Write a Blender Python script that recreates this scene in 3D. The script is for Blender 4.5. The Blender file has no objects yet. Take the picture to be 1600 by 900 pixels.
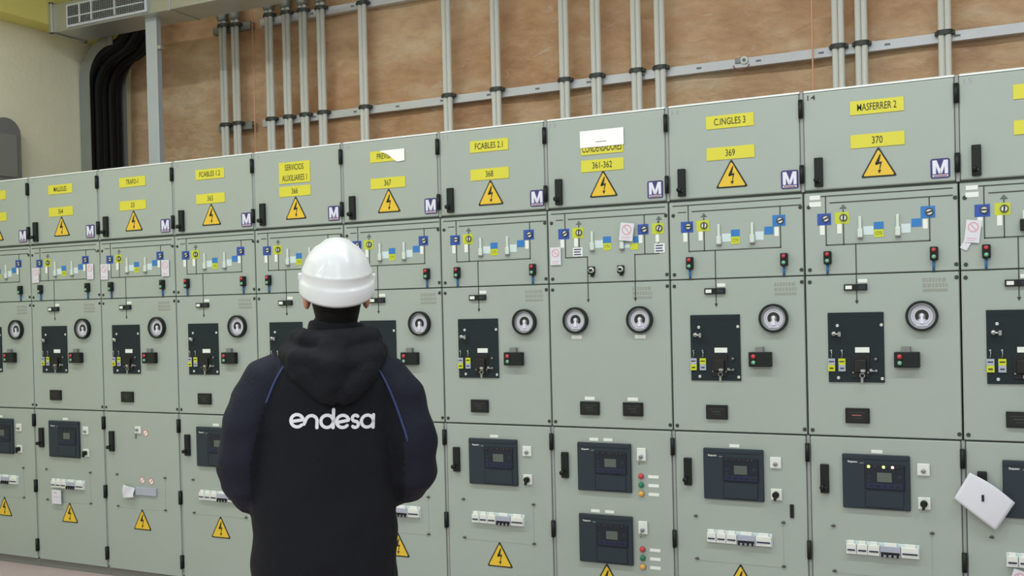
import bpy, bmesh, math, random
from mathutils import Vector, Matrix, noise
from mathutils.bvhtree import BVHTree
random.seed(4)
S = bpy.context.scene
COL = S.collection
PI = math.pi
ZT = 2.48                      # height of the cubicle tops

# ---------------------------------------------------------------- materials
def lin(c):
    return tuple(((v/255)/12.92 if v/255 <= .04045 else ((v/255+.055)/1.055)**2.4) for v in c)
MATS = {}
def mat(name, rgb, rough=.5, metal=0., spec=.5, var=0., vscale=8., bump=0., bscale=60., emit=None, coat=0.):
    if name in MATS: return MATS[name]
    m = bpy.data.materials.new(name); m.use_nodes = True
    nt = m.node_tree; b = nt.nodes['Principled BSDF']
    col = (*lin(rgb), 1)
    b.inputs['Base Color'].default_value = col
    b.inputs['Roughness'].default_value = rough
    b.inputs['Metallic'].default_value = metal
    b.inputs['Specular IOR Level'].default_value = spec
    b.inputs['Coat Weight'].default_value = coat
    if emit:
        b.inputs['Emission Color'].default_value = (*lin(emit[0]), 1)
        b.inputs['Emission Strength'].default_value = emit[1]
    tc = nt.nodes.new('ShaderNodeTexCoord')
    if var:
        n = nt.nodes.new('ShaderNodeTexNoise'); n.inputs['Scale'].default_value = vscale; n.inputs['Detail'].default_value = 5
        nt.links.new(tc.outputs['Object'], n.inputs['Vector'])
        mix = nt.nodes.new('ShaderNodeMix'); mix.data_type = 'RGBA'
        mix.inputs[6].default_value = (*[v*(1-var) for v in col[:3]], 1)
        mix.inputs[7].default_value = (*[min(1, v*(1+var)) for v in col[:3]], 1)
        nt.links.new(n.outputs['Fac'], mix.inputs[0]); nt.links.new(mix.outputs[2], b.inputs['Base Color'])
    if bump:
        n2 = nt.nodes.new('ShaderNodeTexNoise'); n2.inputs['Scale'].default_value = bscale; n2.inputs['Detail'].default_value = 4
        nt.links.new(tc.outputs['Object'], n2.inputs['Vector'])
        bp = nt.nodes.new('ShaderNodeBump'); bp.inputs['Strength'].default_value = bump; bp.inputs['Distance'].default_value = .01
        nt.links.new(n2.outputs['Fac'], bp.inputs['Height']); nt.links.new(bp.outputs['Normal'], b.inputs['Normal'])
    MATS[name] = m
    return m

PAINT  = mat('grey_green_paint', (161,172,164), .36, var=.03, vscale=3, bump=.05, bscale=250)
TOPHI    = mat('top_edge_highlight', (242,246,244), .25)  # near-white stands in for the lamp highlight on the top edges
PAINTD = mat('frame_paint', (112,120,113), .5, var=.04)
POST   = mat('post_grey', (150,155,152), .4)
SEAM   = mat('seam_dark', (46,52,48), .8)
BLACK  = mat('black_plastic', (24,29,28), .5, spec=.3)
BLACKD = mat('deep_black', (12,13,14), .6)
SLATE  = mat('slate_plate', (34,44,48), .6, spec=.2, var=.06, vscale=20)
RELAY  = mat('relay_case', (46,56,64), .55, spec=.25)
RELAYD = mat('relay_face', (32,38,48), .4, spec=.3)
RELAYB = mat('relay_blue', (40,46,76), .45, spec=.3)
LCD    = mat('lcd_glass', (88,98,92), .2)
WHITE  = mat('white_plastic', (222,226,220), .4)
LABEL  = mat('white_label', (232,236,230), .5)
PAPER  = mat('paper_white', (216,217,226), .7, var=.02, vscale=30)
BRIGHT = mat('white_gloss', (250,250,250), .3, coat=.3)
YELLOW = mat('yellow_plate', (214,208,62), .4)
SIGNY  = mat('sign_yellow', (226,190,52), .35)
YLIME  = mat('yellow_sticker', (196,206,48), .45)
OLIVE  = mat('olive_print', (120,124,30), .6)
INK    = mat('black_ink', (34,34,26), .6)
LINE   = mat('mimic_line', (58,64,58), .5)
BLUE   = mat('blue_sticker', (44,80,168), .4)
BLUE2  = mat('sky_blue_sticker', (44,120,190), .4)
CABLE  = mat('blue_cable', (50,110,160), .5)
NAVYS  = mat('emblem_navy', (58,54,112), .4)
EMBW   = mat('emblem_white', (226,226,240), .4)
REDTXT = mat('red_print', (150,90,90), .5)
RED    = mat('red_button', (196,60,70), .35)
GREENB = mat('green_button', (120,180,150), .35)
GREEN  = mat('green_lamp', (30,120,84), .3)
ORANGE = mat('amber_lamp', (226,170,80), .3)
GREYT  = mat('grey_tag', (168,174,190), .5)
STEEL  = mat('steel', (190,192,190), .3, metal=.9)
DIAL   = mat('dial_face', (205,206,218), .35)
DIALG  = mat('dial_grey', (150,152,160), .35)
BOLT   = mat('dark_bolt', (60,66,60), .5, metal=.3)
FAINT  = mat('faint_print', (146,151,142), .6)
PINK   = mat('pink_ring', (214,160,166), .6)
REDRING= mat('red_ring', (196,128,122), .6)
CLEAR  = mat('pale_plastic', (206,218,208), .3)
PALEB  = mat('pale_blue_label', (206,222,224), .5)
LEDG   = mat('led_green', (200,230,120), .3, emit=((210,240,110), 2.2))
LEDR   = mat('led_red', (240,200,200), .3, emit=((255,190,190), 1.6))
LEDOFF = mat('led_off', (60,52,60), .3)
PLINTH = mat('plinth_grey', (118,120,114), .6, var=.06)
GALV   = mat('galvanised', (182,184,178), .36, metal=.55, var=.08, vscale=9)
GALVD  = mat('galvanised_dull', (150,154,150), .45, metal=.4, var=.08, vscale=9)
CONDUIT= mat('conduit_grey', (234,235,228), .35)
CLAMP  = mat('clamp_dark', (72,76,72), .5, metal=.4)
POSTB  = mat('post_blue_grey', (186,194,200), .45, metal=.2)
CAB    = mat('cable_black', (15,17,19), .6, spec=.25)
COPPER = mat('copper', (236,176,142), .4, metal=.3)
GRILLEB= mat('grille_back', (48,58,70), .7)
GRILLEF= mat('grille_frame', (206,214,222), .4, metal=.1)
BOXG   = mat('wall_box_grey', (122,124,122), .5)

# ---------------------------------------------------------------- mesh builder
class MB:
    def __init__(s): s.v=[]; s.f=[]; s.m=[]; s.mats=[]; s.sm=[]
    def mi(s, m):
        if m not in s.mats: s.mats.append(m)
        return s.mats.index(m)
    def add(s, vs, fs, m, smooth=False):
        o=len(s.v); k=s.mi(m); s.v += [tuple(v) for v in vs]
        for f in fs: s.f.append([i+o for i in f]); s.m.append(k); s.sm.append(smooth)
        return s
    def box(s, x0,x1,y0,y1,z0,z1, m, bev=0., seg=2):
        bm=bmesh.new(); bmesh.ops.create_cube(bm,size=1)
        for v in bm.verts:
            v.co = Vector(((x0+x1)/2+v.co.x*(x1-x0),(y0+y1)/2+v.co.y*(y1-y0),(z0+z1)/2+v.co.z*(z1-z0)))
        if bev: bmesh.ops.bevel(bm,geom=bm.edges[:],offset=bev,segments=seg,profile=.5,affect='EDGES')
        return s.bm(bm,m,bool(bev) and False)
    def bm(s, bm, m, smooth=False):
        bm.verts.index_update()
        s.add([v.co[:] for v in bm.verts],[[v.index for v in f.verts] for f in bm.faces],m,smooth); bm.free(); return s
    def prism(s, pts, y0, y1, m):
        """polygon in x,z (counter-clockwise seen from the front, -y), extruded from y0 (front) to y1"""
        n=len(pts); a=[(x,y0,z) for x,z in pts]; b=[(x,y1,z) for x,z in pts]
        fs=[list(range(n)), [n+i for i in range(n-1,-1,-1)]]
        for i in range(n): j=(i+1)%n; fs.append([i,n+i,n+j,j])
        return s.add(a+b,fs,m)
    def disc(s, x,z,r,y0,y1,m,n=24,rx=None):
        return s.prism([(x+(rx or r)*math.cos(2*PI*i/n), z+r*math.sin(2*PI*i/n)) for i in range(n)],y0,y1,m)
    def ring(s,x,z,r0,r1,y0,y1,m,n=32,a0=0,a1=2*PI):
        full=abs(a1-a0-2*PI)<1e-6; k=n if full else n+1; vs=[]
        for i in range(k):
            a=a0+(a1-a0)*i/n; c,d=math.cos(a),math.sin(a)
            vs += [(x+r0*c,y0,z+r0*d),(x+r1*c,y0,z+r1*d),(x+r1*c,y1,z+r1*d),(x+r0*c,y1,z+r0*d)]
        fs=[]
        for i in range(n):
            p=4*i; q=4*((i+1)%k)
            fs += [[p,p+1,q+1,q],[p+1,p+2,q+2,q+1],[p+2,p+3,q+3,q+2],[p+3,p,q,q+3]]
        if not full: fs += [[0,3,2,1],[4*n,4*n+1,4*n+2,4*n+3]]
        return s.add(vs,fs,m)
    def tube(s, path, rads, m, n=16, smooth=True, flat=1.):
        P=[Vector(p) for p in path]
        if not hasattr(rads,'__len__'): rads=[rads]*len(P)
        vs=[]; fs=[]; u=None
        for i,p in enumerate(P):
            t=(P[min(i+1,len(P)-1)]-P[max(i-1,0)]).normalized()
            if u is None:
                u=t.cross(Vector((0,0,1)) if abs(t.z)<.9 else Vector((1,0,0))).normalized()
            u=(u-t*u.dot(t)).normalized(); w=t.cross(u)
            for k in range(n):
                a=2*PI*k/n; vs.append(p+u*rads[i]*math.cos(a)+w*rads[i]*flat*math.sin(a))
        for i in range(len(P)-1):
            for k in range(n):
                a=i*n+k; b=i*n+(k+1)%n; fs.append([a,b,b+n,a+n])
        fs.append(list(range(n-1,-1,-1))); fs.append([(len(P)-1)*n+k for k in range(n)])
        return s.add(vs,fs,m,smooth)
    def text(s, body, x0,x1,z0,z1,y,m,bold=.012,keep=False):
        cu=bpy.data.curves.new('t','FONT'); cu.body=body; cu.size=1; cu.offset=bold; cu.resolution_u=3; cu.align_x='CENTER'
        o=bpy.data.objects.new('t',cu); COL.objects.link(o)
        dg=bpy.context.evaluated_depsgraph_get(); dg.update()
        me=bpy.data.meshes.new_from_object(o.evaluated_get(dg))
        xs=[v.co.x for v in me.vertices]; ys=[v.co.y for v in me.vertices]
        if xs:
            ax,bx,ay,by=min(xs),max(xs),min(ys),max(ys)
            sx=(x1-x0)/max(bx-ax,1e-6); sy=(z1-z0)/max(by-ay,1e-6)
            if keep: sx=min(sx,sy*1.0)
            cx=(ax+bx)/2
            s.add([((x0+x1)/2+(v.co.x-cx)*sx, y, z0+(v.co.y-ay)*sy) for v in me.vertices],[list(p.vertices) for p in me.polygons],m)
        bpy.data.objects.remove(o); bpy.data.curves.remove(cu); bpy.data.meshes.remove(me)
        return s
    def mesh(s,name):
        me=bpy.data.meshes.new(name); me.from_pydata(s.v,[],s.f)
        for m in s.mats: me.materials.append(m)
        for p,k,sm in zip(me.polygons,s.m,s.sm): p.material_index=k; p.use_smooth=sm
        me.update(); return me

CACHE={}
ABS={}
def place(name, parent, at, mesh, label=None):
    o=bpy.data.objects.new(name,mesh); COL.objects.link(o)
    o.parent=parent
    pa=ABS.get(parent.name,Vector((0,0,0))) if parent else Vector((0,0,0))
    o.location=Vector(at)-pa; ABS[o.name]=Vector(at)
    if label: o['label']=label
    return o
def part(name, parent, at, key, fn, label=None):
    """one part; its mesh is built once per key (in its own coordinates) and shared"""
    if key not in CACHE: b=MB(); fn(b); CACHE[key]=b.mesh(name)
    return place(name,parent,at,CACHE[key],label)
def root(name, at, label, cat, group=None, rz=0):
    o=bpy.data.objects.new(name,None); COL.objects.link(o); o.location=at; o.rotation_euler=(0,0,rz)
    o.empty_display_size=.1
    o['label']=label; o['category']=cat
    if group: o['group']=group
    ABS[o.name]=Vector((0,0,0)); return o
def solo(name, b, label, cat, at=(0,0,0), group=None, rz=0):
    o=bpy.data.objects.new(name,b.mesh(name)); COL.objects.link(o); o.location=at; o.rotation_euler=(0,0,rz)
    o['label']=label; o['category']=cat
    if group: o['group']=group
    return o
def struct(name, b):
    o=bpy.data.objects.new(name,b.mesh(name)); COL.objects.link(o); o['kind']='structure'; return o

# ---------------------------------------------------------------- the room
def wall_mat():
    m=bpy.data.materials.new('brown_plaster'); m.use_nodes=True; nt=m.node_tree; b=nt.nodes['Principled BSDF']
    b.inputs['Roughness'].default_value=.6; b.inputs['Specular IOR Level'].default_value=.3
    tc=nt.nodes.new('ShaderNodeTexCoord')
    n1=nt.nodes.new('ShaderNodeTexNoise'); n1.inputs['Scale'].default_value=2.6; n1.inputs['Detail'].default_value=8; n1.inputs['Roughness'].default_value=.65
    n2=nt.nodes.new('ShaderNodeTexNoise'); n2.inputs['Scale'].default_value=11; n2.inputs['Detail'].default_value=6; n2.inputs['Distortion'].default_value=.6
    mp=nt.nodes.new('ShaderNodeMapping'); mp.inputs['Scale'].default_value=(.8,1,1.6)
    nt.links.new(tc.outputs['Object'],mp.inputs['Vector'])
    for n in (n1,n2): nt.links.new(mp.outputs['Vector'],n.inputs['Vector'])
    r=nt.nodes.new('ShaderNodeValToRGB')
    r.color_ramp.elements[0].position=.3; r.color_ramp.elements[0].color=(*lin((200,162,130)),1)
    r.color_ramp.elements[1].position=.72; r.color_ramp.elements[1].color=(*lin((240,222,192)),1)
    e=r.color_ramp.elements.new(.5); e.color=(*lin((226,190,152)),1)
    nt.links.new(n1.outputs['Fac'],r.inputs['Fac'])
    mix=nt.nodes.new('ShaderNodeMix'); mix.data_type='RGBA'; mix.blend_type='MULTIPLY'; mix.inputs[0].default_value=.5
    r2=nt.nodes.new('ShaderNodeValToRGB')
    r2.color_ramp.elements[0].position=.36; r2.color_ramp.elements[0].color=(.80,.77,.74,1)
    r2.color_ramp.elements[1].position=.6; r2.color_ramp.elements[1].color=(1,1,1,1)
    nt.links.new(n2.outputs['Fac'],r2.inputs['Fac'])
    nt.links.new(r.outputs['Color'],mix.inputs[6]); nt.links.new(r2.outputs['Color'],mix.inputs[7])
    n3=nt.nodes.new('ShaderNodeTexNoise'); n3.inputs['Scale'].default_value=.9; n3.inputs['Detail'].default_value=4
    n4=nt.nodes.new('ShaderNodeTexNoise'); n4.inputs['Scale'].default_value=5.5; n4.inputs['Detail'].default_value=9; n4.inputs['Roughness'].default_value=.7; n4.inputs['Distortion'].default_value=1.2
    for n in (n3,n4): nt.links.new(mp.outputs['Vector'],n.inputs['Vector'])
    r3=nt.nodes.new('ShaderNodeMapRange'); r3.inputs[1].default_value=.42; r3.inputs[2].default_value=.62; r3.inputs[3].default_value=0; r3.inputs[4].default_value=.55
    nt.links.new(n3.outputs['Fac'],r3.inputs[0])
    m2=nt.nodes.new('ShaderNodeMix'); m2.data_type='RGBA'; m2.blend_type='MULTIPLY'; m2.inputs[7].default_value=(*lin((224,194,172)),1)
    nt.links.new(r3.outputs[0],m2.inputs[0]); nt.links.new(mix.outputs[2],m2.inputs[6])
    r4=nt.nodes.new('ShaderNodeMapRange'); r4.inputs[1].default_value=.60; r4.inputs[2].default_value=.74; r4.inputs[3].default_value=0; r4.inputs[4].default_value=.6
    nt.links.new(n4.outputs['Fac'],r4.inputs[0])
    m3=nt.nodes.new('ShaderNodeMix'); m3.data_type='RGBA'; m3.inputs[7].default_value=(*lin((236,226,214)),1)
    nt.links.new(r4.outputs[0],m3.inputs[0]); nt.links.new(m2.outputs[2],m3.inputs[6])
    nt.links.new(m3.outputs[2],b.inputs['Base Color'])
    ad=nt.nodes.new('ShaderNodeMath'); ad.operation='ADD'
    nt.links.new(n1.outputs['Fac'],ad.inputs[0]); nt.links.new(n2.outputs['Fac'],ad.inputs[1])
    bp=nt.nodes.new('ShaderNodeBump'); bp.inputs['Strength'].default_value=.4; bp.inputs['Distance'].default_value=.05
    nt.links.new(ad.outputs[0],bp.inputs['Height']); nt.links.new(bp.outputs['Normal'],b.inputs['Normal'])
    return m
WALLB=wall_mat()
CREAM=mat('cream_paint',(244,242,214),.6,var=.05,vscale=2.2,bump=.25,bscale=14)
OLIVEP=mat('ochre_paint',(228,220,124),.6,var=.04,vscale=2)
NEUT=mat('neutral_wall_paint',(190,199,202),.7)
FLOORM=mat('pink_floor_paint',(186,168,166),.5,var=.06,vscale=3)
CEIL=mat('ceiling_white',(214,220,220),.8)
LX,BY,RX,FY,HZ=2.9,1.5,15.,-8.,4.9
struct('floor',   MB().box(LX-.2,RX+.2,FY-.2,BY+.2,-.2,0,FLOORM))
struct('ceiling', MB().box(LX-.2,RX+.2,FY-.2,BY+.2,HZ,HZ+.2,CEIL))
def rough_wall():
    b=MB(); nx,nz=150,50; vs=[]; fs=[]
    for j in range(nz+1):
        for i in range(nx+1):
            x=LX+(RX-LX)*i/nx; z=HZ*j/nz
            d=.03*noise.fractal(Vector((x*1.3,z*1.7,2.1)),1.,2.,4)
            vs.append((x,BY+.02+max(-.015,min(.03,d)),z))
    for j in range(nz):
        for i in range(nx):
            a=j*(nx+1)+i; fs.append([a,a+1,a+nx+2,a+nx+1])
    b.add(vs,fs,WALLB,True)
    b.box(LX,RX,BY+.06,BY+.2,0,HZ,WALLB)
    return b
struct('wall_back', rough_wall())
struct('wall_left', MB().box(LX-.2,LX,FY,BY+.2,0,HZ,CREAM))
struct('wall_right',MB().box(RX,RX+.2,FY,BY+.2,0,HZ,NEUT))
struct('wall_front',MB().box(LX-.2,RX+.2,FY-.2,FY,0,HZ,NEUT))
struct('trim_beam', MB().box(LX,LX+.19,FY,BY-.0,3.66,HZ,OLIVEP,.006))

# ---------------------------------------------------------------- cubicles
LEFT={5:2.985,6:3.587,7:4.203,8:4.811,9:5.407,10:6.007,11:6.601,12:7.194,13:7.797,14:8.395,15:9.004,16:9.606}
NAME={5:'',6:'MALLOLES',7:'TRAFO-1',8:'FCABLES 1.2',9:('SERVICIOS','AUXILIARES 1'),10:'PREVISION',11:'FCABLES 2.1',12:'CONDENSADORES',13:'C.INGLES 3',14:'MASFERRER 2',15:''}
NUM={5:'',6:'364',7:'33',8:'365',9:'366',10:'367',11:'368',12:'361-362',13:'369',14:'370',15:''}
CUBLABEL={
 5:'grey switchgear cubicle at the left end of the row, cut by the frame edge',
 6:'grey switchgear cubicle with two white cards, beside the leftmost cubicle of the row',
 7:'grey switchgear cubicle with a blank lower door that has no relay',
 8:'grey switchgear cubicle behind the left elbow of the person',
 9:'grey switchgear cubicle with a tall two-line yellow plate, partly behind the person',
 10:'grey switchgear cubicle behind the hard hat, its yellow plate half covered in white',
 11:'grey switchgear cubicle directly right of the person, number plate 368',
 12:'grey switchgear cubicle with twin round gauges and two stacked relays',
 13:'grey switchgear cubicle with number plate 369 and a small black slot low right',
 14:'grey switchgear cubicle with number plate 370 and lit lamps on its relay',
 15:'grey switchgear cubicle at the right frame edge with a paper sheet on its handle'}
E=.0006
def p_box(w,h,d,m,bev=0):      # w x h plate centred in x, hanging from z=0 down, front at -d
    return lambda b: b.box(-w/2,w/2,-d,0,-h,0,m,bev)
def text_plate(lines,w,h,m=YELLOW):
    def fn(b):
        b.box(-w/2,w/2,-.003,0,-h,0,m,.0008,1)
        k=len(lines); rh=h/k
        for i,t in enumerate(lines):
            th=.030 if k==1 else .033
            tw=min(w*.8,.0140*len(t))
            zc=-rh*(i+.5) if k>1 else -h*.48
            b.text(t,-tw/2,tw/2,zc-th/2,zc+th/2,-.0036,INK,bold=.005)
    return fn
def warn_sign(b):              # apex at z=0
    hb,hh=.068,.120
    def tri(s,cz): return [(-hb*s,cz-(hh*2/3+ -hh/3)*s if 0 else cz-hh/3*s),(hb*s,cz-hh/3*s),(0,cz+hh*2/3*s)]
    cz=-hh*2/3
    def rtri(s,r):
        P=tri(s,cz); out=[]
        for i in range(3):
            p=Vector(P[i]); a=(Vector(P[i-1])-p).normalized(); c=(Vector(P[(i+1)%3])-p).normalized()
            out += [tuple(p+a*r),tuple(p+(a+c)*r*.35),tuple(p+c*r)]
        return out
    b.prism(rtri(1.06,.008),-.002,0,INK)
    b.prism(rtri(.90,.006),-.0032,-.002,SIGNY)
    k=.00115
    zz=lambda pts:[(x*k,cz+.012+z*k) for x,z in pts]
    b.prism(zz([(4,34),(-12,2),(-10,-4),(1,-1),(8,34)][::-1][::-1]),-.0042,-.0032,INK)
    b.prism(zz([(-10,-4),(10,2),(12,8),(4,6),(-11,2)]),-.0042,-.0032,INK)
    b.prism(zz([(12,8),(3,-26),(1,-26),(6,4)]),-.0042,-.0032,INK)
    b.prism(zz([(2,-36),(9,-22),(-4,-23)]),-.0042,-.0032,INK)
def emblem(b):
    w,h=.074,.080
    def rr(s,r=.009):
        pts=[]; 
        for cx,cz,a in ((w/2*s-r,-h/2+h/2*s-r,0),(-w/2*s+r,-h/2+h/2*s-r,90),(-w/2*s+r,-h/2-h/2*s+r,180),(w/2*s-r,-h/2-h/2*s+r,270)):
            for i in range(5): t=math.radians(a+i*22.5); pts.append((cx+r*math.cos(t),cz+r*math.sin(t)))
        return pts
    b.prism(rr(1),-.002,0,NAVYS)
    L=-.029;R=.029;T=-.007;B=-.062
    b.prism([(L,B),(L+.013,B),(L+.013,T),(L,T)],-.003,-.002,EMBW)
    b.prism([(R-.013,B),(R,B),(R,T),(R-.013,T)],-.003,-.002,EMBW)
    b.prism([(L+.005,T),(-.006,B),(.006,B),(L+.016,T)][::1],-.0034,-.002,EMBW)
    b.prism([(R-.016,T),(-.006,B),(.006,B),(R-.005,T)],-.0034,-.002,EMBW)
    b.box(L,R,-.003,-.002,-.074,-.066,EMBW); b.box(L+.004,R-.004,-.0034,-.003,-.0725,-.068,REDTXT)
def latch(b):                  # black swing handle
    b.box(-.0175,.0175,-.018,0,-.123,0,BLACK,.003)
    b.tube([(-.006,-.018,-.096),(-.006,-.040,-.096)],.011,BLACK,14)
    b.disc(.003,-.098,.004,-.0195,-.018,STEEL,10)
def hinge(b):
    b.tube([(0,-.007,0),(0,-.007,-.078)],.0098,BLACK,12)
    b.box(-.007,.007,-.006,.012,-.077,-.001,BLACK,.002)
def indicator(m,ang,ringm=LINE):
    def fn(b):
        b.ring(0,0,.0115,.0155,-.006,0,ringm,24)
        b.disc(0,0,.0118,-.004,0,WHITE,20)
        c,s=math.cos(ang),math.sin(ang); L,t=.011,.003
        b.prism([(-L*c+t*s,-L*s-t*c),(L*c+t*s,L*s-t*c),(L*c-t*s,L*s+t*c),(-L*c-t*s,-L*s+t*c)],-.0055,-.004,m)
    return fn
def earth(b):
    for i,w in enumerate((.028,.018,.009)): b.box(-w/2,w/2,-.001,0,.004+i*.006,.0075+i*.006,LINE)
    b.box(-.0016,.0016,-.001,0,-.012,.004,LINE)
def shutter(b):                # pale padlock shutter hanging rod, top at z=0
    b.box(-.006,.006,-.008,0,-.055,0,CLEAR,.002)
    b.box(-.010,.010,-.011,0,-.088,-.052,CLEAR,.002)
    b.box(-.011,.011,-.013,0,-.094,-.086,BOXG,.002)
def push_box(b):
    b.box(-.0155,.0155,-.022,0,-.055,0,BLACK,.004)
def button(m,r=.0085,d=.006):
    return lambda b: (b.tube([(0,0,0),(0,-d,0)],[r,r*.92],m,16), b.ring(0,0,r,r+.0022,-.002,0,BLACKD,16))
def cable_bit(b): b.tube([(0,-.006,0),(0,-.007,-.02),(0,-.004,-.042)],.005,CABLE,10)
def gauge_body(b):
    b.ring(0,0,.052,.0625,-.022,0,BLACK,40); b.disc(0,0,.0525,-.008,0,DIALG,40)
    b.ring(0,0,.0495,.0522,-.017,-.008,STEEL,40)
def gauge_dial(b):
    b.ring(0,0,.026,.042,-.0014,0,DIAL,36)
    b.ring(0,0,.033,.0345,-.002,-.0014,DIALG,36)
    b.ring(0,0,.013,.0265,-.0022,0,INK,28,math.radians(-38),math.radians(218))
    b.prism([(-.024,-.041),(.024,-.041),(.010,-.012),(-.010,-.012)],-.0018,0,DIAL)
def gauge_needle(b):
    b.prism([(-.0065,-.030),(.0065,-.030),(.004,.006),(-.004,.006)],-.003,0,EMBW); b.disc(0,.004,.0075,-.0036,0,EMBW,16)
def breaker_plate(b):
    b.box(-.112,.112,-.006,0,-.293,0,SLATE,.001,1)
    b.box(-.110,.110,-.0068,-.006,-.020,-.018,RELAYD)
def recess(b):
    b.box(-.037,.037,-.004,0,-.097,0,BLACKD,.002)
    b.box(-.025,.025,-.016,-.004,-.075,-.02,BLACKD,.005)
    for x in (-.03,.03): b.disc(x,-.075,.003,-.006,-.004,STEEL,8)
def screw(m):
    return lambda b: (b.disc(0,0,.0062,-.003,0,m,12),b.box(-.005,.005,-.0036,-.003,-.0008,.0008,BLACKD))
def lockfn(b):
    b.tube([(0,0,0),(0,-.02,0)],[.011,.009],STEEL,16); b.tube([(.0,-.02,0),(.02,-.024,-.002)],.004,STEEL,8)
    b.box(.018,.030,-.026,-.022,-.012,.008,GALVD,.002)
def tag(top,bot):
    def fn(b):
        b.tube([(0,-.003,.034),(.002,-.004,.020),(-.001,-.004,.004)],.0018,STEEL,6); b.disc(0,.034,.004,-.006,0,STEEL,10)
        b.box(-.0145,.0145,-.006,-.003,-.027,0,top,.001,1); b.box(-.0145,.0145,-.006,-.003,-.054,-.027,bot,.001,1)
        b.box(-.010,.010,-.0066,-.006,-.015,-.010,INK if top is YELLOW or top is YLIME else RELAY); b.box(-.008,.008,-.0066,-.006,-.044,-.038,INK if bot is YLIME else RELAY)
    return fn
def keyset(b):
    b.tube([(0,0,0),(0,-.012,0)],.008,STEEL,12)
    b.box(-.010,.010,-.028,-.012,-.004,.008,STEEL,.003)
    b.ring(-.004,-.018,.008,.0105,-.020,-.017,STEEL,18)
    b.box(-.010,.000,-.020,-.017,-.048,-.026,GALVD,.001)
    b.disc(.030,.004,.006,-.012,0,STEEL,10); b.disc(.050,.002,.005,-.010,0,STEEL,10); b.box(.03,.05,-.01,-.007,-.001,.003,STEEL)
def ctrl_box(b):
    b.box(-.0465,.0465,-.012,0,-.027,0,BLACK,.002)
    b.box(-.040,-.014,-.0128,-.012,-.021,-.006,LABEL); b.box(.012,.040,-.0128,-.012,-.021,-.006,RELAY)
def meter(red):
    def fn(b):
        b.box(-.0485,.0485,-.012,0,-.063,0,BLACK,.002)
        b.box(-.042,.042,-.0126,-.012,-.056,-.007,BLACKD)
        b.box(-.034,.034,-.0132,-.0126,-.019,-.0165,BOLT); b.box(-.022,.016,-.0132,-.0126,-.032,-.027,REDTXT if red else BOLT)
        b.box(-.012,.020,-.0132,-.0126,-.043,-.040,BOLT)
    return fn
def faint(b):
    for i in range(2):
        x=-.047
        while x<.045:
            w=random.uniform(.006,.016); b.box(x,min(x+w,.047),-.0005,0,-.018-i*.022,-.002-i*.022,FAINT); x+=w+.004
    b.box(-.047,.047,-.0005,0,-.058,-.046,FAINT)
def relay_body(b):
    w,h=.267,.227
    b.box(-w/2,w/2,-.016,0,-h,0,RELAY,.004)
    b.box(-w/2+.008,w/2-.008,-.0185,-.016,-.020,-.010,RELAY,.001,1)
    b.box(-.043,.108,-.0185,-.016,-.219,-.150,RELAY,.003)
def relay_face(b):
    b.box(-.0785,.0785,-.004,0,-.104,0,RELAYD,.003)
    b.box(-.070,.070,-.0046,-.004,-.100,-.078,RELAYB)
    for i in range(5): b.box(-.058+i*.026,-.042+i*.026,-.0056,-.0046,-.095,-.084,RELAYD)
    for z in (-.045,-.062): b.box(-.067,-.054,-.005,-.004,z-.01,z,RELAY)
    b.box(.052,.066,-.005,-.004,-.056,-.042,RELAY)
def relay_lcd(b): b.box(-.029,.029,-.002,0,-.039,0,LCD,.001,1)
def relay_logo(b):
    b.text('Sepam',-.019,.019,-.0045,.006,-.0006,LABEL,bold=.02); b.box(.030,.044,-.0006,0,-.004,-.001,DIALG)
def switch_plate(b): b.box(-.024,.024,-.008,0,-.050,0,WHITE,.003)
def key_switch(b):
    b.tube([(0,0,0),(0,-.007,0)],.009,DIALG,14); b.box(-.010,.010,-.010,-.006,-.002,.002,BOXG)
def knob(b):
    b.tube([(0,0,0),(0,-.016,0)],.014,BLACK,16); b.prism([(-.006,-.022),(.003,-.024),(.012,.012),(-.004,.014)],-.026,-.014,BLACK)
def lamp(m): return lambda b: (b.tube([(0,0,0),(0,-.010,0),(0,-.016,0)],[.0125,.0125,.008],m,16), b.ring(0,0,.0125,.015,-.004,0,GALVD,16))
def strip_base(b): b.box(-.145,.145,-.004,0,-.060,0,PALEB,.002,1)
def mcb(w,m,four=False):
    def fn(b):
        b.box(-w/2,w/2,-.014,0,-.054,-.012,m,.002); b.box(-w*.32,w*.32,-.010,0,-.013,.002,LABEL,.001,1)
        if four:
            b.box(-w/2+.003,w/2-.003,-.0146,-.014,-.046,-.036,BLACKD)
            for i in range(4):
                x=-w/2+w*(i+.5)/4; b.box(x-.005,x+.003,-.022,-.014,-.056,-.040,BLACK,.001)
        else: b.box(-w/2+.005,w/2-.004,-.0185,-.014,-.040,-.034,RELAYB,.001,1)
    return fn
def hook(b):
    b.disc(0,0,.0075,-.004,0,BOXG,14); b.box(-.010,.008,-.008,-.004,-.003,.002,BOLT,.001)

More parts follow.
